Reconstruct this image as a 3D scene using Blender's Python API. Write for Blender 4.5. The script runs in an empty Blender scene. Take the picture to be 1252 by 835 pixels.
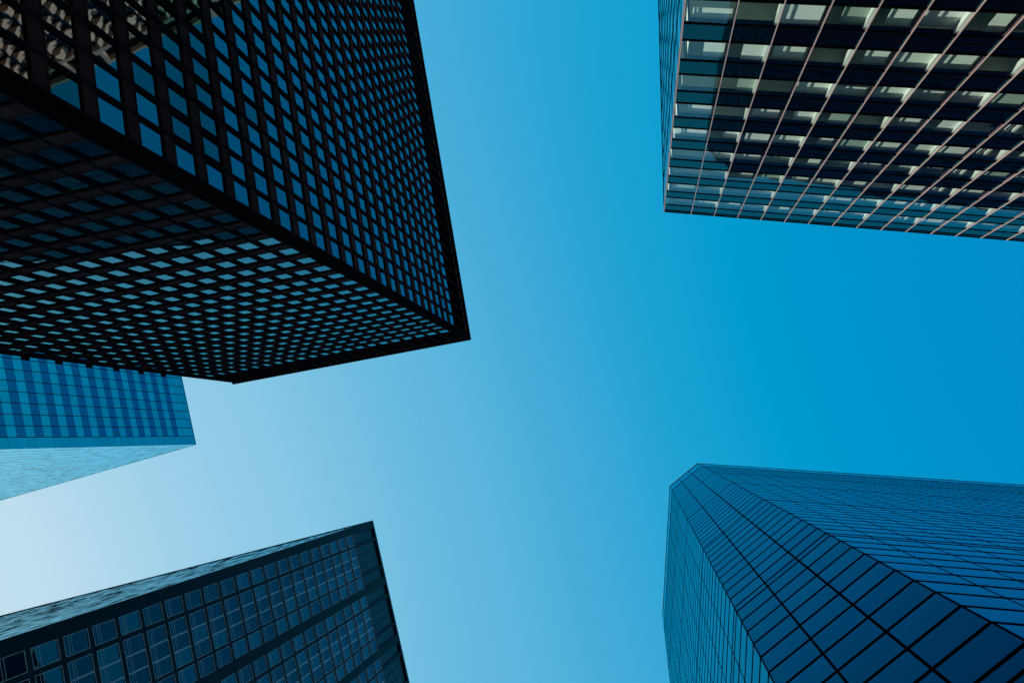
import bpy, math, random
from mathutils import Vector, Matrix
random.seed(7)
R = math.radians
C = bpy.context.scene.collection
scn = bpy.context.scene
EYE = 1.6

# ------------------------------------------------------------------ camera
cd = bpy.data.cameras.new('camera'); cam = bpy.data.objects.new('camera', cd); C.objects.link(cam)
cd.sensor_width = 36.0; cd.lens = 30.19; cd.clip_start = 0.1; cd.clip_end = 20000
zen = Vector((0.14866, 0.10528, 0.98327)).normalized()      # straight up, seen in the camera's own axes (right, down, forward)
ex = Vector((zen.z, 0, -zen.x)).normalized(); ey = zen.cross(ex)
Rm = Matrix((ex, ey, zen))                                    # camera axes -> world (X = picture right, Y = picture down, Z up)
right = Rm @ Vector((1, 0, 0)); up = Rm @ Vector((0, -1, 0)); back = Rm @ Vector((0, 0, -1))
M4 = Matrix((right, up, back)).transposed().to_4x4(); M4.translation = Vector((0, 0, EYE))
cam.matrix_world = M4
scn.camera = cam

# ------------------------------------------------------------------ sky, sun, exposure
SUN_AZ, SUN_EL = 163.0, 38.0                                  # direction TO the sun, from +X towards +Y
sd = Vector((math.cos(R(SUN_AZ)) * math.cos(R(SUN_EL)), math.sin(R(SUN_AZ)) * math.cos(R(SUN_EL)), math.sin(R(SUN_EL))))
w = bpy.data.worlds.new('World'); scn.world = w; w.use_nodes = True
nt = w.node_tree; nt.nodes.clear()
sky = nt.nodes.new('ShaderNodeTexSky'); sky.sky_type = 'NISHITA'; sky.sun_disc = False
sky.sun_elevation = R(SUN_EL); sky.sun_rotation = R(90 - SUN_AZ)
sky.air_density = 1.0; sky.dust_density = 1.0; sky.ozone_density = 1.0
bg = nt.nodes.new('ShaderNodeBackground'); bg.inputs['Strength'].default_value = 0.1
wo = nt.nodes.new('ShaderNodeOutputWorld')
sep = nt.nodes.new('ShaderNodeSeparateColor'); dim = nt.nodes.new('ShaderNodeMath'); dim.operation = 'MULTIPLY'; dim.inputs[1].default_value = 0.1
ramp = nt.nodes.new('ShaderNodeValToRGB'); boost = nt.nodes.new('ShaderNodeVectorMath'); boost.operation = 'SCALE'; boost.inputs['Scale'].default_value = 10.0
stops = [(0.0, (0, .08, .25)), (.085, (0, .215, .53)), (.108, (0, .266, .584)), (.121, (0, .325, .618)), (.135, (.014, .362, .658)), (.150, (.045, .392, .680)),
         (.176, (.100, .455, .715)), (.261, (.245, .572, .790)), (.42, (.375, .65, .83)), (.623, (.514, .723, .855)), (1.0, (.56, .75, .865))]
el = ramp.color_ramp.elements
while len(el) < len(stops): el.new(0.5)
for e, (p, c) in zip(el, stops): e.position = p; e.color = (*c, 1)
nt.links.new(sky.outputs[0], sep.inputs[0]); nt.links.new(sep.outputs[1], dim.inputs[0]); nt.links.new(dim.outputs[0], ramp.inputs[0])
nt.links.new(ramp.outputs[0], boost.inputs[0]); nt.links.new(boost.outputs[0], bg.inputs['Color'])
nt.links.new(bg.outputs[0], wo.inputs['Surface'])
sl = bpy.data.lights.new('sun', 'SUN'); sl.energy = 5.0; sl.angle = R(0.5); sl.color = (1.0, 0.93, 0.84)
so = bpy.data.objects.new('sun', sl); C.objects.link(so)
so.rotation_euler = sd.to_track_quat('Z', 'Y').to_euler(); so.location = (0, 0, 300)
scn.view_settings.view_transform = 'Standard'; scn.view_settings.look = 'None'
scn.view_settings.exposure = 0.0; scn.view_settings.gamma = 1.0
scn.view_settings.use_curve_mapping = False
scn.render.engine = 'CYCLES'
scn.cycles.max_bounces = 8; scn.cycles.transparent_max_bounces = 12; scn.cycles.glossy_bounces = 5
scn.cycles.caustics_reflective = False; scn.cycles.caustics_refractive = False

# ------------------------------------------------------------------ materials
def mat(name, col, rough=0.5, metal=0.0, ior=1.5, spec=0.5, bump=None, var=0.0, vscale=0.3, streak=False):
    m = bpy.data.materials.new(name); m.use_nodes = True
    t = m.node_tree; b = t.nodes['Principled BSDF']
    b.inputs['Base Color'].default_value = (*col, 1); b.inputs['Roughness'].default_value = rough
    b.inputs['Metallic'].default_value = metal; b.inputs['IOR'].default_value = ior
    b.inputs['Specular IOR Level'].default_value = spec
    if spec <= .05:      # matt paint without a glancing sheen
        t.nodes.remove(b); b = t.nodes.new('ShaderNodeBsdfDiffuse'); b.inputs[0].default_value = (*col, 1)
        t.links.new(b.outputs[0], t.nodes['Material Output'].inputs[0])
    cin = b.inputs[0]
    tc = t.nodes.new('ShaderNodeTexCoord')
    if var:
        n = t.nodes.new('ShaderNodeTexNoise'); n.inputs['Scale'].default_value = vscale; n.inputs['Detail'].default_value = 5
        mp = t.nodes.new('ShaderNodeMapping'); t.links.new(tc.outputs['Object'], mp.inputs[0]); t.links.new(mp.outputs[0], n.inputs['Vector'])
        if streak: mp.inputs['Scale'].default_value = (3, 3, .15)
        mr = t.nodes.new('ShaderNodeMapRange'); mr.inputs['From Min'].default_value = .3; mr.inputs['From Max'].default_value = .7
        mr.inputs['To Min'].default_value = 1 - var; mr.inputs['To Max'].default_value = 1 + var
        mx = t.nodes.new('ShaderNodeVectorMath'); mx.operation = 'SCALE'; mx.inputs[0].default_value = col
        t.links.new(n.outputs[0], mr.inputs[0]); t.links.new(mr.outputs[0], mx.inputs['Scale']); t.links.new(mx.outputs[0], cin)
    if bump:
        sc, st, dist = bump
        n = t.nodes.new('ShaderNodeTexNoise'); n.inputs['Scale'].default_value = sc; n.inputs['Detail'].default_value = 1.0
        bp = t.nodes.new('ShaderNodeBump'); bp.inputs['Strength'].default_value = st; bp.inputs['Distance'].default_value = dist
        t.links.new(tc.outputs['Object'], n.inputs['Vector']); t.links.new(n.outputs[0], bp.inputs['Height']); t.links.new(bp.outputs[0], b.inputs['Normal'])
    return m

def clear_glass(name, tint, ior=1.5, bump=(0.5, 0.25, 0.02)):
    m = bpy.data.materials.new(name); m.use_nodes = True
    t = m.node_tree; t.nodes.clear()
    o = t.nodes.new('ShaderNodeOutputMaterial'); mx = t.nodes.new('ShaderNodeMixShader'); geo = t.nodes.new('ShaderNodeNewGeometry'); dt = t.nodes.new('ShaderNodeVectorMath'); dt.operation = 'DOT_PRODUCT'
    def mth(op, a, b):
        q = t.nodes.new('ShaderNodeMath'); q.operation = op
        for k, z in enumerate((a, b)):
            if z is None: continue
            if isinstance(z, (int, float)): q.inputs[k].default_value = z
            else: t.links.new(z, q.inputs[k])
        return q.outputs[0]
    t.links.new(geo.outputs['Incoming'], dt.inputs[0]); t.links.new(geo.outputs['Normal'], dt.inputs[1])
    f0 = ((ior - 1) / (ior + 1)) ** 2
    frs = mth('ADD', mth('MULTIPLY', mth('POWER', mth('SUBTRACT', 1.0, mth('ABSOLUTE', dt.outputs['Value'], None)), 5.0), 1 - f0), f0)
    tr = t.nodes.new('ShaderNodeBsdfTransparent'); gl = t.nodes.new('ShaderNodeBsdfGlossy')
    tr.inputs[0].default_value = (*tint, 1); gl.inputs['Roughness'].default_value = 0.0; gl.inputs[0].default_value = (.95, .97, 1, 1)
    tc = t.nodes.new('ShaderNodeTexCoord'); n = t.nodes.new('ShaderNodeTexNoise'); n.inputs['Scale'].default_value = bump[0]; n.inputs['Detail'].default_value = 1
    bp = t.nodes.new('ShaderNodeBump'); bp.inputs['Strength'].default_value = bump[1]; bp.inputs['Distance'].default_value = bump[2]
    t.links.new(tc.outputs['Object'], n.inputs['Vector']); t.links.new(n.outputs[0], bp.inputs['Height'])
    t.links.new(bp.outputs[0], gl.inputs['Normal'])
    t.links.new(frs, mx.inputs[0]); t.links.new(tr.outputs[0], mx.inputs[1]); t.links.new(gl.outputs[0], mx.inputs[2]); t.links.new(mx.outputs[0], o.inputs[0])
    return m

def mirror_glass(name, tint, base, ior, bump=None, edge=None, pwr=2.0):
    """coated glass: tint is its reflection seen square on, edge its reflection at a glancing angle"""
    m = bpy.data.materials.new(name); m.use_nodes = True
    t = m.node_tree; t.nodes.clear()
    o = t.nodes.new('ShaderNodeOutputMaterial'); mx = t.nodes.new('ShaderNodeMixShader'); fr = t.nodes.new('ShaderNodeFresnel')
    df = t.nodes.new('ShaderNodeBsdfDiffuse'); gl = t.nodes.new('ShaderNodeBsdfGlossy')
    df.inputs[0].default_value = (*base, 1); gl.inputs['Roughness'].default_value = 0.012; gl.inputs[0].default_value = (*tint, 1)
    fr.inputs['IOR'].default_value = ior
    if edge:
        lw = t.nodes.new('ShaderNodeLayerWeight'); lw.inputs['Blend'].default_value = 0.5
        cm = t.nodes.new('ShaderNodeMix'); cm.data_type = 'RGBA'; pw = t.nodes.new('ShaderNodeMath'); pw.operation = 'POWER'; pw.inputs[1].default_value = pwr
        t.links.new(lw.outputs['Facing'], pw.inputs[0]); t.links.new(pw.outputs[0], cm.inputs[0])
        cm.inputs[6].default_value = (*tint, 1); cm.inputs[7].default_value = (*edge, 1); t.links.new(cm.outputs[2], gl.inputs[0])
    if bump:
        tc = t.nodes.new('ShaderNodeTexCoord'); n = t.nodes.new('ShaderNodeTexNoise'); n.inputs['Scale'].default_value = bump[0]; n.inputs['Detail'].default_value = 1
        bp = t.nodes.new('ShaderNodeBump'); bp.inputs['Strength'].default_value = bump[1]; bp.inputs['Distance'].default_value = bump[2]
        t.links.new(tc.outputs['Object'], n.inputs['Vector']); t.links.new(n.outputs[0], bp.inputs['Height']); t.links.new(bp.outputs[0], gl.inputs['Normal'])
    t.links.new(fr.outputs[0], mx.inputs[0]); t.links.new(df.outputs[0], mx.inputs[1]); t.links.new(gl.outputs[0], mx.inputs[2]); t.links.new(mx.outputs[0], o.inputs[0])
    return m

WB = (.5, .18, .03)
m_aglass = mirror_glass('dark_window_glass', (1.0, .80, 1.0), (.001, .003, .006), 2.5, WB, (.0, .84, 1.0), 1.0)
m_aglass2 = mirror_glass('dark_window_glass_dim', (.5, .66, .70), (.001, .004, .005), 1.9, WB, (.0, .85, .95), 1.0)
m_bronze = mat('bronze_spandrel', (.046, .029, .031), .7, 0, 1.45, .03, None, .3, .4, True)
m_blackmet = mat('black_steel', (.004, .0045, .006), .6, 0, 1.4, .02, None, .2, .5, True)
m_flange = mat('mullion_steel', (.011, .014, .019), .6, 0, 1.4, .02, None, .3, .5, True)
m_louvre = mat('black_louvre', (.003, .003, .004), .7, 0, 1.4, .05)
m_edge = mat('weathered_edge_metal', (.10, .10, .105), .4, .5, 1.5, .5, None, .2, 1.0)
m_bglass = clear_glass('clear_office_glass', (.88, 1.0, .94), 1.72)
m_bspan = mirror_glass('spandrel_glass', (.10, .66, .66), (.001, .002, .003), 1.65, (.4, .3, .03))
m_pink = mat('rosy_anodised_metal', (.55, .40, .37), .45, .1, 1.5, .4, None, .15, 1.5, True)
m_ceil = mat('ceiling_tile', (.66, .76, .66), .8, 0, 1.4, .2, None, .1, .6)
m_white = mat('white_paint', (.85, .84, .80), .6, 0, 1.45, .3)
m_blind = mat('pale_blind', (.88, .92, .84), .7, 0, 1.4, .2, None, .08, .8)
m_blind2 = mat('grey_green_blind', (.42, .52, .44), .7, 0, 1.4, .2, None, .08, .8)
m_blind3 = mat('white_blind', (.90, .90, .88), .7, 0, 1.4, .2, None, .08, .8)
m_curtain = mat('dark_curtain', (.02, .05, .055), .8, 0, 1.4, .2, None, .4, 2)
m_roomdark = mat('office_interior', (.26, .32, .28), .9, 0, 1.4, .2, None, .3, .4)
m_clight = mirror_glass('teal_mirror_glass', (.06, .74, .74), (.003, .02, .03), 12.0, (.25, .25, .04))
m_clight2 = mirror_glass('teal_mirror_glass_pale', (.18, .82, .80), (.003, .02, .03), 12.0, (.25, .25, .04))
m_cdark = mirror_glass('blue_mirror_glass', (.04, .46, .68), (.001, .008, .02), 5.4, (.25, .25, .04))
m_joint = mat('dark_joint', (.002, .003, .005), .6, 0, 1.4, .03)
m_cwave = mirror_glass('silvered_glass', (.38, .86, 1.0), (.003, .02, .03), 100.0, (.20, .08, .06))
m_dglass = mirror_glass('blue_black_window_glass', (.12, .66, .78), (.001, .004, .008), 1.7, (.5, .35, .03))
m_dglass2 = mirror_glass('blue_black_window_glass_b', (.14, .76, .84), (.001, .006, .010), 1.95, (.6, .35, .03))
m_dwall = mat('black_cladding', (.004, .007, .011), .5, .0, 1.4, .1, None, .2, .3)
m_dframe = mat('aluminium_window_frame', (.45, .52, .56), .4, .2, 1.5, .5)
m_eglass = mirror_glass('deep_blue_mirror_glass', (.0, .24, .80), (.0003, .001, .003), 1.5, (.12, .10, .04), (.05, .80, .92))
m_eglass2 = mirror_glass('deep_blue_mirror_glass_b', (.0, .27, .84), (.0003, .001, .003), 1.56, (.12, .10, .04), (.05, .83, .94))
m_gframe = mat('beige_precast', (.92, .52, .36), .8, 0, 1.4, .2, None, .12, .4)
m_gdark = mat('dark_recess_glazing', (.004, .005, .006), .2, 0, 1.45, .3)
m_roof = mat('roof_gravel', (.22, .21, .2), .9, 0, 1.4, .2, None, .2, .5)
m_ground = mat('granite_paving', (.19, .18, .17), .7, 0, 1.45, .3, None, .15, .2)
m_road = mat('asphalt', (.05, .05, .052), .85, 0, 1.45, .3, None, .2, .8)
m_line = mat('road_paint', (.75, .75, .72), .7)

# ------------------------------------------------------------------ mesh helpers
class Face:
    """A vertical plane: u runs along it, d stands out of it, h is height above eye level."""
    def __init__(s, P, deg, out):
        s.P = Vector((P[0], P[1], 0)); s.t = Vector((math.cos(R(deg)), math.sin(R(deg)), 0))
        n = Vector((-s.t.y, s.t.x, 0)); s.n = n if n.dot(Vector((*out, 0))) > 0 else -n
    def p(s, u, d, h): return s.P + s.t * u + s.n * d + Vector((0, 0, h + EYE))

class MB:
    def __init__(s): s.v = []; s.f = []; s.m = []
    def box(s, F, u0, u1, d0, d1, h0, h1, mi=0):
        b = len(s.v)
        for h in (h0, h1):
            for (u, d) in ((u0, d0), (u1, d0), (u1, d1), (u0, d1)): s.v.append(F.p(u, d, h))
        for q in ((0, 3, 2, 1), (4, 5, 6, 7), (0, 1, 5, 4), (1, 2, 6, 5), (2, 3, 7, 6), (3, 0, 4, 7)):
            s.f.append(tuple(b + i for i in q)); s.m.append(mi)
    def pane(s, F, u0, u1, d, h0, h1, tilt=0.0, mi=0):
        b = len(s.v); a, c = random.uniform(-tilt, tilt), random.uniform(-tilt, tilt)
        for (u, h, e) in ((u0, h0, -a - c), (u1, h0, a - c), (u1, h1, a + c), (u0, h1, -a + c)): s.v.append(F.p(u, d + e, h))
        s.f.append((b, b + 1, b + 2, b + 3)); s.m.append(mi)
        n = (s.v[b + 1] - s.v[b]).cross(s.v[b + 3] - s.v[b])
        if n.dot(F.n) < 0: s.f[-1] = (b + 3, b + 2, b + 1, b)
    def prism(s, pts, z0, z1, mi=0):
        b = len(s.v); n = len(pts)
        for z in (z0, z1):
            for x, y in pts: s.v.append(Vector((x, y, z)))
        ar = sum(pts[i][0] * pts[(i + 1) % n][1] - pts[(i + 1) % n][0] * pts[i][1] for i in range(n))
        idx = list(range(n)) if ar > 0 else list(range(n))[::-1]
        s.f.append(tuple(b + i for i in idx[::-1])); s.m.append(mi); s.f.append(tuple(b + n + i for i in idx)); s.m.append(mi)
        for k in range(n):
            i, j = idx[k], idx[(k + 1) % n]
            s.f.append((b + i, b + j, b + n + j, b + n + i)); s.m.append(mi)
    def build(s, name, mats, parent=None, kind=None):
        if not s.v: return None
        if not isinstance(mats, (list, tuple)): mats = [mats]
        me = bpy.data.meshes.new(name); me.from_pydata([tuple(v) for v in s.v], [], s.f)
        for m in mats: me.materials.append(m)
        if len(mats) > 1:
            for p, mi in zip(me.polygons, s.m): p.material_index = min(mi, len(mats) - 1)
        me.update()
        o = bpy.data.objects.new(name, me); C.objects.link(o)
        if parent:
            o.parent = parent; o.matrix_parent_inverse = parent.matrix_world.inverted()
        if kind: o['kind'] = kind
        return o

def thing(name, loc, label, cat):
    o = bpy.data.objects.new(name, None); C.objects.link(o); o.empty_display_size = 3
    o.matrix_world = Matrix.Translation(Vector(loc)); o['label'] = label; o['category'] = cat
    return o

Rt = Rm.transposed()
def pix(P):
    q = Rt @ (Vector(P) - Vector((0, 0, EYE)))
    if q.z < .1: return None
    return (626 + 1050 * q.x / q.z, 417.5 + 1050 * q.y / q.z)
def size_seen(F, u0, u1, h0, h1, d=0):
    """how large this patch shows in the photograph (0 when outside the frame or facing away)"""
    cc = [pix(F.p(u, d, h)) for u, h in ((u0, h0), (u1, h0), (u1, h1), (u0, h1))]
    if None in cc: return 0
    if (Vector((0, 0, EYE)) - F.p(u0, 0, h0)).dot(F.n) < 0: return 0
    cx = sum(c[0] for c in cc) / 4; cy = sum(c[1] for c in cc) / 4
    if not (-5 < cx < 1257 and -5 < cy < 840): return 0
    return abs(sum(cc[i][0] * cc[(i + 1) % 4][1] - cc[(i + 1) % 4][0] * cc[i][1] for i in range(4))) / 2

def repeated(name, items, mats, parent, limit=100, rest=None, after=None):
    """items: (size, function that adds the shape to an MB). The largest become parts, the others one part."""
    items = sorted(items, key=lambda a: -a[0]); big = MB()
    for i, it in enumerate(items):
        if i < limit and it[0] > 0:
            m = MB(); it[1](m); o = m.build(name, mats, parent)
            if len(it) > 2 and it[2]: it[2](o)
        else:
            it[1](big)
            if len(it) > 3 and it[3]: it[3]()
    if big.v: big.build(name, mats, parent, 'stuff')

# ------------------------------------------------------------------ ground
g = MB(); g.prism([(-3000, -3000), (3000, -3000), (3000, 3000), (-3000, 3000)], -0.5, 0.0)
o = g.build('ground', m_ground); o['kind'] = 'structure'
def rect(F, u0, u1, d0, d1): return [tuple(F.p(u, d, 0).xy) for u, d in ((u0, d0), (u1, d0), (u1, d1), (u0, d1))]
ST = Face((-60, 6), 164, (0, 1))
g = MB(); g.prism(rect(ST, -62, 700, -5, 4), 0.004, 0.008)
o = g.build('road', m_road); o['kind'] = 'structure'
g = MB()
for k in range(60): g.prism(rect(ST, -60 + k * 12, -57 + k * 12, -.6, -.45), 0.012, 0.014)
o = g.build('road_markings', m_line); o['kind'] = 'structure'

# ------------------------------------------------------------------ A: black gridded tower (upper left)
def tower_black():
    H = 139.0; P = (-28.28, -15.19)
    W = thing('office_tower', (P[0] - 20, P[1] - 25, 0), 'huge black steel office tower with a dense grid of small blue windows', 'office tower')
    FR = Face(P, 259.1, (1, 0)); FB = Face(P, 169.5, (0, 1))
    B = 1.922; U0 = .72; nR, nB = 32, 21; LR = U0 * 2 + nR * B; LB = U0 * 2 + nB * B
    fl = 3.878; S0 = 125.1; ntop = 26; ztop = S0 + fl - .62; rec = -.14
    a = FR.P; b = FR.P + FR.t * LR; c = FB.P + FB.t * LB; d = c + FR.t * LR
    core = MB()
    ins = .9
    def inset(p, su, sv): return tuple((p + FR.t * su * ins + FB.t * sv * ins).xy)
    core.prism([inset(a, 1, 1), inset(b, -1, 1), inset(d, -1, -1), inset(c, 1, -1)], 0, H - .5 + EYE)
    core.build('building_core', m_blackmet, W)
    r = MB(); r.prism([inset(a, .3, .3), inset(b, -.3, .3), inset(d, -.3, -.3), inset(c, .3, -.3)], H - .5 + EYE, H - .3 + EYE); r.build('roof', m_roof, W)
    FR2 = Face(c, 259.1, (-1, 0)); FB2 = Face(b, 169.5, (0, -1))
    wins = []
    for F, n, L in ((FR, nR, LR), (FB, nB, LB), (FR2, nR, LR), (FB2, nB, LB)):
        vis = F in (FR, FB)
        for k in range(-5, ntop + 1):
            h1 = S0 + fl - .62 - (ntop - k) * fl + 0; h0 = h1 - (fl - 1.24)
            # spandrel band under this storey
            s = MB(); s.box(F, U0 - .1, L - U0 + .1, -.5, rec + .08, h0 - 1.24, h0)
            s.box(F, U0 - .1, L - U0 + .1, -.45, rec + .13, h0 - .07, h0 + .015); s.box(F, U0 - .1, L - U0 + .1, -.45, rec + .13, h0 - 1.26, h0 - 1.17)
            s.build('spandrel', m_bronze, W)
            for i in range(n):
                u0 = U0 + i * B; z = size_seen(F, u0, u0 + B, h0, h1)
                mi = 1 if (vis and ((F is FR and ntop - k in (19, 20) and 1 <= i < 16) or (F is FR and random.random() < .02))) else 0
                w0 = .42 if (F is FR and ntop - k in (19, 20) and 1 <= i < 16) else 0   # storeys with a dark side panel beside each pane
                if w0:
                    x = MB(); x.box(F, u0 + .05, u0 + .05 + w0, -.4, rec + .03, h0, h1); x.box(F, u0 + B - .22, u0 + B - .05, -.4, rec + .03, h0, h1); x.build('side_panel', m_blackmet, W)
                wins.append((z, (lambda m, F=F, u0=u0, h0=h0, h1=h1, mi=mi: m.pane(F, u0, u0 + B, rec, h0, h1, .006, mi))))
    repeated('window', wins, [m_aglass, m_aglass2], W)
    mul = []
    for F, n, L in ((FR, nR, LR), (FB, nB, LB), (FR2, nR, LR), (FB2, nB, LB)):
        for i in range(n + 1):
            u = U0 + i * B
            def add(m, F=F, u=u):
                m.box(F, u - .05, u + .05, -.3, .05, -EYE, H - .35); m.box(F, u - .085, u + .085, .05, .07, -EYE, H - .35); m.box(F, u - .09, u + .09, -.3, rec + .05, -EYE, ztop)
            mul.append((size_seen(F, u, u + .3, 60, 130) + .01 * (F in (FR, FB)) * 100 + i * 1e-4, add))
    repeated('mullion', mul, m_flange, W)
    for F, L in ((FR, LR), (FB, LB), (FR2, LR), (FB2, LB)):
        l = MB(); l.box(F, U0, L - U0, -.6, -.30, ztop, H - .8)
        nl = 26
        for k in range(nl):
            hh = ztop + .2 + k * (H - 1.2 - ztop) / nl; l.box(F, U0, L - U0, -.30, -.2, hh, hh + .12)
        l.build('louvre_panel', m_louvre, W)
        for k in range(1, 3): 
            s = MB(); s.box(F, U0, L - U0, -.3, .02, ztop + k * 3.45, ztop + .12 + k * 3.45); s.build('louvre_rail', m_blackmet, W)
        s = MB(); s.box(F, -.2, L + .2, -.5, .24, H - .35, H); s.build('roof_edge', m_blackmet, W)
        s = MB(); s.box(F, -.21, L + .21, .24, .27, H - .06, H + .02); s.build('roof_edge_trim', m_edge, W)
    def corner(F, s0, G):
        s = MB(); s.box(F, s0, s0 + .72 if s0 >= 0 else 0, -.8, .17, -EYE, H - .35); return s
    # corner piers: a column cover with recessed re-entrant sides
    for F, L, G in ((FR, LR, FB), (FB, LB, FR), (FR2, LR, FB), (FB2, LB, FR)):
        s = MB(); s.box(F, .08, U0 - .16, -.85, .02, -EYE, H - .36); s.box(F, L - U0 + .16, L - .08, -.85, .02, -EYE, H - .36)
        s.box(F, .0, .10, -.7, .035, -EYE, H - .362); s.box(F, L - .10, L, -.7, .035, -EYE, H - .362)
        s.build('corner_column', m_blackmet, W)
tower_black()

# ------------------------------------------------------------------ B: sunlit office block with clear strip windows (upper right)
def block_clear():
    H = 71.6; P = (1.82, -18.49)
    W = thing('office_block', (P[0] + 25, P[1] - 18, 0), 'sunlit office block with clear strip windows, pale blinds and thin rosy metal ribs, upper right', 'office building')
    FM = Face(P, 6.2, (0, 1)); FL = Face(P, 268.7, (-1, 0))
    B = 1.884; U0 = 2.25 - B; nM, nL = 33, 22; LM = U0 * 2 + nM * B; LL = U0 * 2 + nL * B
    fl = 3.92; wt = 2.2; top = 69.24; nf = 18
    a = FM.P; b = a + FM.t * LM; c = a + FL.t * LL; d = c + FM.t * LM
    FR_ = Face(b, 268.7, (1, 0)); FK = Face(c, 6.2, (0, -1))
    def q(p, x, y): return tuple((p + FM.t * x + FL.t * y).xy)
    fp = [q(a, .35, .35), q(b, -.35, .35), q(d, -.35, -.35), q(c, .35, -.35)]
    core = MB(); core.prism([q(a, 7, 7), q(b, -7, 7), q(d, -7, -7), q(c, 7, -7)], 0, H - .4 + EYE); core.build('building_core', m_roomdark, W)
    r = MB(); r.prism(fp, H - .45 + EYE, H - .3 + EYE); r.build('roof', m_roof, W)
    for k in range(nf):
        h1 = top - k * fl
        s = MB(); s.prism(fp, h1 + .06 + EYE, h1 + .12 + EYE); s.build('ceiling', m_ceil, W)
        s = MB(); s.prism(fp, h1 - wt - .35 + EYE, h1 - wt - .1 + EYE); s.build('floor_slab', m_roomdark, W)
    span, wins, frames = [], [], []
    for F, n, L in ((FM, nM, LM), (FL, nL, LL), (FR_, nL, LL), (FK, nM, LM)):
        for k in range(-1, nf):
            h1 = top - k * fl; h0 = h1 - wt
            for i in range(-1, n + 1):
                u0 = max(0.02, U0 + i * B); u1 = min(L - .02, U0 + (i + 1) * B)
                if i == 0: u0 = 0.02
                if i == -1: continue
                if k >= 0:
                    wins.append((size_seen(F, u0, u1, h0, h1), (lambda m, F=F, u0=u0, u1=u1, h0=h0, h1=h1: m.pane(F, u0, u1, -.03 if F is not FL else .004, h0, h1, .004))))
                    span.append((size_seen(F, u0, u1, h0 - 1.72, h0), (lambda m, F=F, u0=u0, u1=u1, h0=h0: m.pane(F, u0, u1, -.028 if F is not FL else .004, h0 - 1.72, h0, .004))))
                else:
                    span.append((size_seen(F, u0, u1, top, H - .2), (lambda m, F=F, u0=u0, u1=u1: m.pane(F, u0, u1, -.028, top, H - .2, .003))))
            if k >= 0:
                s = MB(); s.box(F, .05, L - .05, -.14, -.05, h0 - 1.7, h0 - .02); s.build('spandrel_backing', m_louvre, W)
            s = MB(); s.box(F, 0, L, -.1, .008, h0 - .07, h0 + .05)
            if k >= 0: s.box(F, 0, L, -.1, .008, h1 - .05, h1 + .07)
            s.build('transom', m_blackmet, W)
    repeated('window', wins, m_bglass, W)
    repeated('spandrel', span, m_bspan, W)
    mul = []; mulb = []
    for F, n, L in ((FM, nM, LM), (FL, nL, LL), (FR_, nL, LL), (FK, nM, LM)):
        for i in range(0, n + 1):
            u = U0 + i * B if i else 0.03
            if i == n: u = L - .03
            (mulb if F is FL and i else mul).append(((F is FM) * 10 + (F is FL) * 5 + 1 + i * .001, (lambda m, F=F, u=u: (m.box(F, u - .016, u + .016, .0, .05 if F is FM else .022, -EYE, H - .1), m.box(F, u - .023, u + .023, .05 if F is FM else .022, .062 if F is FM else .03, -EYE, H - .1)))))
    repeated('mullion', mul, m_pink, W, 60); repeated('mullion', mulb, m_blackmet, W, 30)  # left-face ribs black instead of rosy: their shade is put into the colour
    for F, L in ((FM, LM), (FL, LL), (FR_, LL), (FK, LM)):
        s = MB(); s.box(F, 0, L, -.3, .012, H - .2, H); s.build('roof_edge', m_blackmet, W)
    # inside the glass: column covers, blinds, curtains, pipes
    rnd = random.Random(3)
    blinds, cols, curt, posts = [], [], [], []
    for F, n, L in ((FM, nM, LM), (FL, nL, LL)):
        for k in range(nf):
            h1 = top - k * fl; h0 = h1 - wt
            for i in range(n):
                u0 = U0 + i * B if i else .1; u1 = U0 + (i + 1) * B
                z = size_seen(F, u0, u1, h0, h1, -.3)
                if i == 9 and F is FM:
                    for q_ in (.55, .95):
                        cols.append((z * .2, (lambda m, F=F, u=u0 + q_, h0=h0, h1=h1: m.box(F, u, u + .16, -.42, -.22, h0 - .1, h1 + .05))))
                    curt.append((z, (lambda m, F=F, u0=u0, h0=h0, h1=h1: m.box(F, u0 + .06, u0 + .5, -.7, -.6, h0 - .1, h1 + .05)), ))
                    continue
                t = rnd.random()
                if k >= 8 and i > 7: # heavy folded curtains low on the right
                    for j in range(7):
                        curt.append((z * .1, (lambda m, F=F, u=u0 + .1 + j * .24, h0=h0, h1=h1: m.box(F, u, u + .17, -.62, -.52, h0 - .1, h1 - .35))))
                    continue
                q0 = rnd.choice((.06, .06, .3, .7, .9)); dd_ = rnd.uniform(-.42, -.2); mi = rnd.choice((0, 0, 1, 2))
                if t < .80:
                    drop = 1.0 if t < .52 else rnd.uniform(.3, .85)
                    blinds.append((z, (lambda m, F=F, u0=u0, u1=u1, h0=h0, h1=h1, dr=drop, q0=q0, dd_=dd_, mi=mi: m.box(F, u0 + q0, u1 - .14, dd_ - .02, dd_, h1 - (wt + .05) * dr, h1 + .02, mi))))
                elif t < .9:
                    blinds.append((z, (lambda m, F=F, u0=u0, u1=u1, h0=h0, h1=h1, dr=1: m.box(F, u0 + .08 + B * .5, u1 - .14, -.28, -.26, h0 - .05, h1 + .02))))
    repeated('blind', blinds, [m_blind, m_blind2, m_blind3], W)
    for F, n, L in ((FM, nM, LM), (FL, nL, LL)):
        for k in range(nf):
            h1 = top - k * fl; h0 = h1 - wt
            for i in range(0, n):
                u = U0 + (i + 1) * B
                if i % 2 == 1: cols.append((size_seen(F, u - .2, u, h0, h1), (lambda m, F=F, u=u, h0=h0, h1=h1: m.box(F, u - .13, u + .05, -.40, -.09, h0 - .1, h1 + .05))))
                else: posts.append((size_seen(F, u - .2, u, h0, h1) * .5, (lambda m, F=F, u=u, h0=h0, h1=h1: m.box(F, u - .05, u + .05, -.24, -.09, h0 - .1, h1 + .05))))
    repeated('column_cover', cols, m_white, W)
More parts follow.
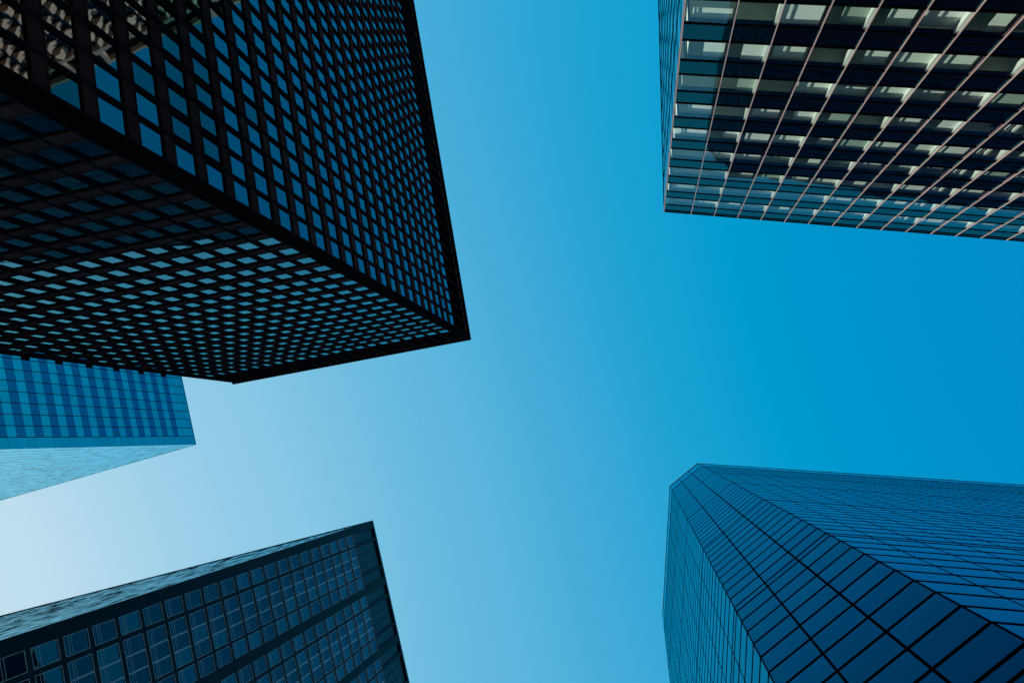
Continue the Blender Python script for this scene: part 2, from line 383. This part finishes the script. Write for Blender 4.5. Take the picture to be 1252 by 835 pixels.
    repeated('inner_post', posts, m_louvre, W)
    repeated('curtain', curt, m_curtain, W)
    s = MB()
    for k in range(nf): s.box(FM, .1, LM - .1, -.22, -.12, top - k * fl - wt - .1, top - k * fl - wt + .12)
    s.build('window_sill', m_white, W)
block_clear()

# ------------------------------------------------------------------ C: teal mirrored tower (left edge, behind)
def tower_teal():
    H = 165.0; P = (-90.02, 3.66)
    W = thing('office_tower', (P[0] - 30, P[1] - 20, 0), 'teal mirror glass tower striped light and dark, behind the black grid tower', 'office tower')
    FM = Face(P, 253.8, (1, 0)); FS = Face(P, 164, (0, 1))
    B = 1.745; nM, nS = 24, 44; LM = nM * B; LS = nS * B; fl = 3.894; top = 159.2; half = 1.95
    a = FM.P; b = a + FM.t * LM; c = a + FS.t * LS; d = c + FM.t * LM
    def q(p, x, y): return tuple((p + FM.t * x + FS.t * y).xy)
    core = MB(); core.prism([q(a, .2, .2), q(b, -.2, .2), q(d, -.2, -.2), q(c, .2, -.2)], 0, H - .2 + EYE); core.build('building_core', m_joint, W)
    items, sl_ = [], []
    for F, n in ((FM, nM), (FS, nS)):
        rows = []
        h = top; k = 0
        while h > -1:
            rows.append((h - half, h, 1, k)); rows.append((h - fl, h - half, 0, k)); h -= fl; k += 1
        hh = top
        while hh < H - .5: rows.append((hh, min(hh + 1.93, H), 2, -1)); hh += 1.93
        for (h0, h1, dark, k) in rows:
            for i in range(n):
                mi = 0
                if F is FM:
                    if dark == 1 and i > 0: mi = 2
                    elif random.random() < .35: mi = 1
                    if i == 8 and dark == 1 and k % 2 == 0: mi = 3
                    sz = size_seen(F, i * B, (i + 1) * B, h0, h1)
                    if i > 8: sz *= .01
                    items.append((sz, (lambda m, F=F, i=i, h0=h0, h1=h1, mi=mi: m.pane(F, i * B + .015, (i + 1) * B - .015, 0, h0 + .02, h1 - .02, .003, mi))))
                else:
                    sl_.append((size_seen(F, i * B, (i + 1) * B, h0, h1), (lambda m, F=F, i=i, h0=h0, h1=h1, mi=mi: m.pane(F, i * B + .012, (i + 1) * B - .012, 0, h0 + .015, h1 - .015, .012, 4))))
    repeated('glass_panel', items + sl_, [m_clight, m_clight2, m_cdark, m_louvre, m_cwave], W)
    for F, n in ((FM, nM), (FS, nS)):
        for i in range(1, n):
            s = MB(); s.box(F, i * B - .05, i * B + .05, -.1, .03 if F is FM else .006, -EYE, H - .01); s.build('mullion', m_joint, W)
    for F, L in ((FM, LM), (FS, LS)):
        s = MB(); s.box(F, 0, L, -.2, .05, H - .1, H + .1); s.build('roof_edge', m_clight2, W)
tower_teal()

# ------------------------------------------------------------------ D: black tower with grouped windows (bottom left)
def tower_grouped():
    H = 152.0; P = (-47.97, 16.32)
    W = thing('office_tower', (P[0] - 25, P[1] + 20, 0), 'black office tower with grouped windows in bright thin frames, at the bottom left', 'office tower')
    FM = Face(P, 74.7, (1, 0)); FS = Face(P, 164.6, (0, -1))
    fl = 3.87; wh = 3.2; top = 140.2; per = 10.08; m0 = 1.29; ng = 5
    LM = m0 + ng * per + .2; LS = 79.0
    a = FM.P; b = a + FM.t * LM; c = a + FS.t * LS; d = c + FM.t * LM
    def q(p, x, y): return tuple((p + FM.t * x + FS.t * y).xy)
    core = MB(); core.prism([q(a, .9, .9), q(b, -.9, .9), q(d, -.9, -.9), q(c, .9, -.9)], 0, H - .6 + EYE); core.build('building_core', m_dwall, W)
    lay = [(0, 1.67), (2.16, 3.66), (3.70, 5.19), (5.23, 6.70), (7.06, 8.74)]
    wins = []; nfl = 38
    for k in range(nfl):
        h1 = top - k * fl; h0 = h1 - wh
        if h1 < 0: continue
        s = MB(); s.box(FM, m0 - .4, LM - .3, -.4, -.04, h0 - (fl - wh), h0); s.build('spandrel', m_dwall, W)
        for gi in range(ng):
            for j, (x0, x1) in enumerate(lay):
                u0 = m0 + gi * per + x0; u1 = m0 + gi * per + x1
                mi = 1 if random.random() < .35 else 0
                z = size_seen(FM, u0, u1, h0, h1)
                def add(m, u0=u0, u1=u1, h0=h0, h1=h1, mi=mi): m.pane(FM, u0, u1, -.1, h0, h1, .005, mi)
                def fr(m, u0=u0, u1=u1, h0=h0, h1=h1, j=j):
                    e = .035
                    m.box(FM, u0, u1, -.1, -.03, h1 - e, h1); m.box(FM, u0, u1, -.1, -.03, h0, h0 + e)
                    e1 = .05 if 1 <= j <= 2 else .03
                    m.box(FM, u0, u0 + .03, -.1, -.03, h0 + e, h1 - e); m.box(FM, u1 - e1, u1, -.1, -.02, h0 + e, h1 - e)
                    m.box(FM, u0 + .03, u1 - e1, -.11, -.085, h0 + .62, h0 + .65); m.box(FM, u0 + .03, u1 - e1, -.11, -.085, h0 + .98, h0 + 1.01)
                wins.append((z, add, fr))
    wins.sort(key=lambda x: -x[0]); big = MB(); bigf = MB()
    for i, (z, add, fr) in enumerate(wins):
        if i < 100 and z > 0:
            m = MB(); add(m); o = m.build('window', [m_dglass, m_dglass2], W); f = MB(); fr(f); f.build('window_frame', m_dframe, o)
        else: add(big); fr(bigf)
    big.build('window', [m_dglass, m_dglass2], W, 'stuff'); bigf.build('window_frame', m_dframe, W, 'stuff')
    zt = top + .3
    for gi in range(ng + 1):   # piers and the narrow posts between the window groups
        u = m0 + gi * per
        u0 = 0 if gi == 0 else u - 1.34
        s = MB(); s.box(FM, u0, u if gi < ng else LM, -.6, .0, -EYE, H - .9); s.build('pier', m_dwall, W)
        if gi < ng:
            for x0, x1 in ((1.67, 2.16), (6.70, 7.06)):
                s = MB(); s.box(FM, u + x0, u + x1, -.5, -.02, -EYE, H - .9); s.build('post', m_dwall, W)
            for x0, x1, nn in ((0, 1.67, 1), (2.16, 6.70, 3), (7.06, 8.74, 1)):  # recessed panels of the plant storeys
                s = MB(); s.box(FM, u + x0, u + x1, -.6, -.30, top + .02, H - 1.2)
                for j in range(1, nn): s.box(FM, u + x0 + (x1 - x0) * j / nn - .05, u + x0 + (x1 - x0) * j / nn + .05, -.3, -.18, top + .02, H - 3.2)
                s.build('recessed_panel', m_dpanel, W)
    s = MB(); s.box(FM, 0, LM, -1.2, .02, H - .9, H); s.build('roof_edge', m_dwall, W)
    s = MB(); s.box(FM, m0 - .4, LM - .3, -.4, -.04, top, top + .35); s.build('spandrel', m_dwall, W)
    # street side: continuous ribbed glass skin
    B = 1.55; n = int(LS / B)
    items = []
    for k in range(42):
        h1 = H - 1.5 - k * fl; h0 = h1 - fl
        if h1 < 1: continue
        for i in range(n):
            items.append((size_seen(FS, .7 + i * B, .7 + (i + 1) * B, h0, h1), (lambda m, i=i, h0=h0, h1=h1: (m.pane(FS, .7 + i * B, .7 + (i + 1) * B - .05, -.1, h0 + 1.15, h1, .012, 0), m.pane(FS, .7 + i * B, .7 + (i + 1) * B - .05, -.1, h0 + .03, h0 + 1.12, .012, 1)))))
    repeated('side_window', items, [m_dside, m_dside2], W)
    for i in range(n + 1):
        s = MB(); s.box(FS, .66 + i * B - .04, .66 + i * B + .04, -.2, -.085, -EYE, H - 1); s.build('mullion', m_dwall, W)
    s = MB(); s.box(FS, 0, LS, -.5, .03, H - 1.0, H - .002); s.build('roof_edge', m_dwall, W)
    s = MB(); s.box(FS, .0, .62, -.6, .0, -EYE, H - 1.002); s.build('corner_column', m_dwall, W)
m_dside = mirror_glass('side_glass', (.04, .10, .16), (.003, .006, .010), 2.2, (.4, .08, .05), (.42, .88, 1.0), 4.0)
m_dside2 = mirror_glass('side_glass_b', (.04, .10, .16), (.003, .006, .010), 2.0, (.4, .08, .05), (.26, .66, .86), 4.0)
m_dpanel = mat('plant_room_panel', (.006, .026, .042), .5, 0, 1.5, .15, None, .25, .5)
tower_grouped()

# ------------------------------------------------------------------ E: chamfered blue mirror tower (bottom right)
def tower_chamfer():
    H = 130.0; p0 = (2.98, 26.1); p1 = (4.06, 7.62); p2 = (8.04, 4.23)
    W = thing('office_tower', (33, 18, 0), 'deep blue mirror glass tower with a cut corner and thin black lines', 'office tower')
    L = Face(p1, 93.4, (-1, 0)); K = Face(p2, 139.6, (-1, -1)); Rr = Face(p2, 2.6, (0, -1))
    LL = (Vector(p0) - Vector(p1)).length; LK = (Vector(p1) - Vector(p2)).length; LR = 30 * 1.81
    K = Face(p2, math.degrees(math.atan2(p1[1] - p2[1], p1[0] - p2[0])), (-1, -1))
    e = Rr.P + Rr.t * LR; p3 = tuple(e.xy); p4 = (p3[0] + 3.7, p3[1] + 3.7); 
    p7 = (p0[0] + 3.7, p0[1] + 3.7); p5 = (p4[0] - 1.1, p4[1] + LL); p6 = (p5[0] - 4, p5[1] + 3.4)
    K2 = Face(p0, 45, (-1, 1)); LK2 = (Vector(p7) - Vector(p0)).length
    poly = [p0, p1, p2, p3, p4, p5, p6, p7]
    cx = sum(p[0] for p in poly) / 8; cy = sum(p[1] for p in poly) / 8
    core = MB(); core.prism([(cx + (x - cx) * .995, cy + (y - cy) * .985) for x, y in poly], 0, H - .3 + EYE); core.build('building_core', m_joint, W)
    def side(pa, pb, out):
        d = Vector(pb) - Vector(pa); return Face(pa, math.degrees(math.atan2(d.y, d.x)), out), d.length
    faces = [(L, LL, 10, .02), (K, LK, 3, .042), (Rr, LR, 30, .02)]
    for pa, pb, out, n in ((p0, p7, (-1, 1), 3), (p7, p6, (0, 1), 29), (p6, p5, (1, 1), 3), (p5, p4, (1, 0), 10), (p4, p3, (1, -1), 3)):
        F, l = side(pa, pb, out); faces.append((F, l, n, .02))
    # heights of the horizontal lines: regular panels, a narrow slot every eleventh
    hs = []
    h = 30.25 * 1.3 - 15.5 * 1.3 * 2
    while h < 120.5:
        hs.append(h); hs.append(h + .9)
        for j in range(1, 10):
            if h + .9 + j * 1.925 < 120.5: hs.append(h + .9 + j * 1.925)
        h += 15.5 * 1.3
    hs = sorted([x for x in hs if x > -1 and x < 121]) + [121.2, 128.6, H - .3]
    items = []
    for F, l, n, mw in faces:
        B = l / n
        for a_, b_ in zip(hs[:-1], hs[1:]):
            for i in range(n):
                items.append((size_seen(F, i * B, (i + 1) * B, a_, b_), (lambda m, F=F, B=B, i=i, a_=a_, b_=b_, mi=(0 if random.random() < .7 else 1): m.pane(F, i * B, (i + 1) * B, 0, a_, b_, .0015, mi))))
    repeated('glass_panel', items, [m_eglass, m_eglass2], W)
    for h in hs[:-1]:
        s = MB()
        for F, l, n, mw in faces: s.box(F, -.01, l + .01, -.1, .014, h - .072, h + .072)
        s.build('transom', m_joint, W)
    for F, l, n, mw in faces:
        B = l / n
        for i in range(0, n + 1):
            ww = mw if 0 < i < n else .022
            dd = .02 if mw > .03 else .008
            if F.n.y > .2 and i % 2: continue
            s = MB(); s.box(F, i * B - ww, i * B + ww, -.1, dd if 0 < i < n else .018, -EYE, H - .3); s.build('mullion', m_joint, W)
    for F, l, n, mw in faces:
        s = MB(); s.box(F, -.02, l + .02, -.4, .04, H - .3, H)
        s.build('roof_edge', m_edge2, W)
m_edge2 = mat('rosy_roof_trim', (.20, .14, .13), .7, 0, 1.4, .03)
tower_chamfer()

# ------------------------------------------------------------------ G: beige building across the way, seen mirrored in the black tower
def beige_block():
    Y = -90.0; H = 141.5; X0, X1 = -12.0, 66.0
    W = thing('precast_office_block', (27, Y - 15, 0), 'beige gridded building mirrored in the windows of the black grid tower, top left corner', 'office building')
    F = Face((X0, Y), 0, (0, 1)); L = X1 - X0
    core = MB(); core.prism([(X0 + .5, Y - 30), (X1 - .5, Y - 30), (X1 - .5, Y - .7), (X0 + .5, Y - .7)], 0, H - .4 + EYE); core.build('building_core', m_gdark, W)
    s = MB(); s.box(F, 0, L, -.8, .35, H - .7, H); s.box(F, 0, L, -.8, .35, H - 4.9, H - 4.0); s.build('cornice', m_gframe, W)
    fins = []
    for i in range(int(L / 6) + 1):
        s = MB(); u = i * 6.0
        s.box(F, u, u + .7, -.8, .34, H - 4.0, H - .7); s.build('parapet_column', m_gframe, W)
    B = 3.0; n = int(L / B); items = []
    for k in range(52):
        h1 = H - 5.6 - k * 2.6
        if h1 < 2: continue
        for i in range(n):
            u = i * B + .5
            def add(m, u=u, h1=h1):  # wedge shape made up: long side turned to the sun so panels look brighter
                b = len(m.v)
                for h, k_ in ((h1 - 1.3, .85), (h1, 1.0)):
                    for uu, d in ((0, -.6), (1.5 * k_, .8 * k_), (2.1, -.6)): m.v.append(F.p(u + uu, d, h))
                for q_ in ((0, 1, 2), (3, 5, 4), (0, 3, 4, 1), (1, 4, 5, 2), (2, 5, 3, 0)): m.f.append(tuple(b + z for z in q_[::-1])); m.m.append(0)
            items.append((1.0 / (1 + k + abs(i - 12)), add))
    repeated('facade_panel', items, m_gframe, W)
beige_block()
print('objects', len(scn.objects))
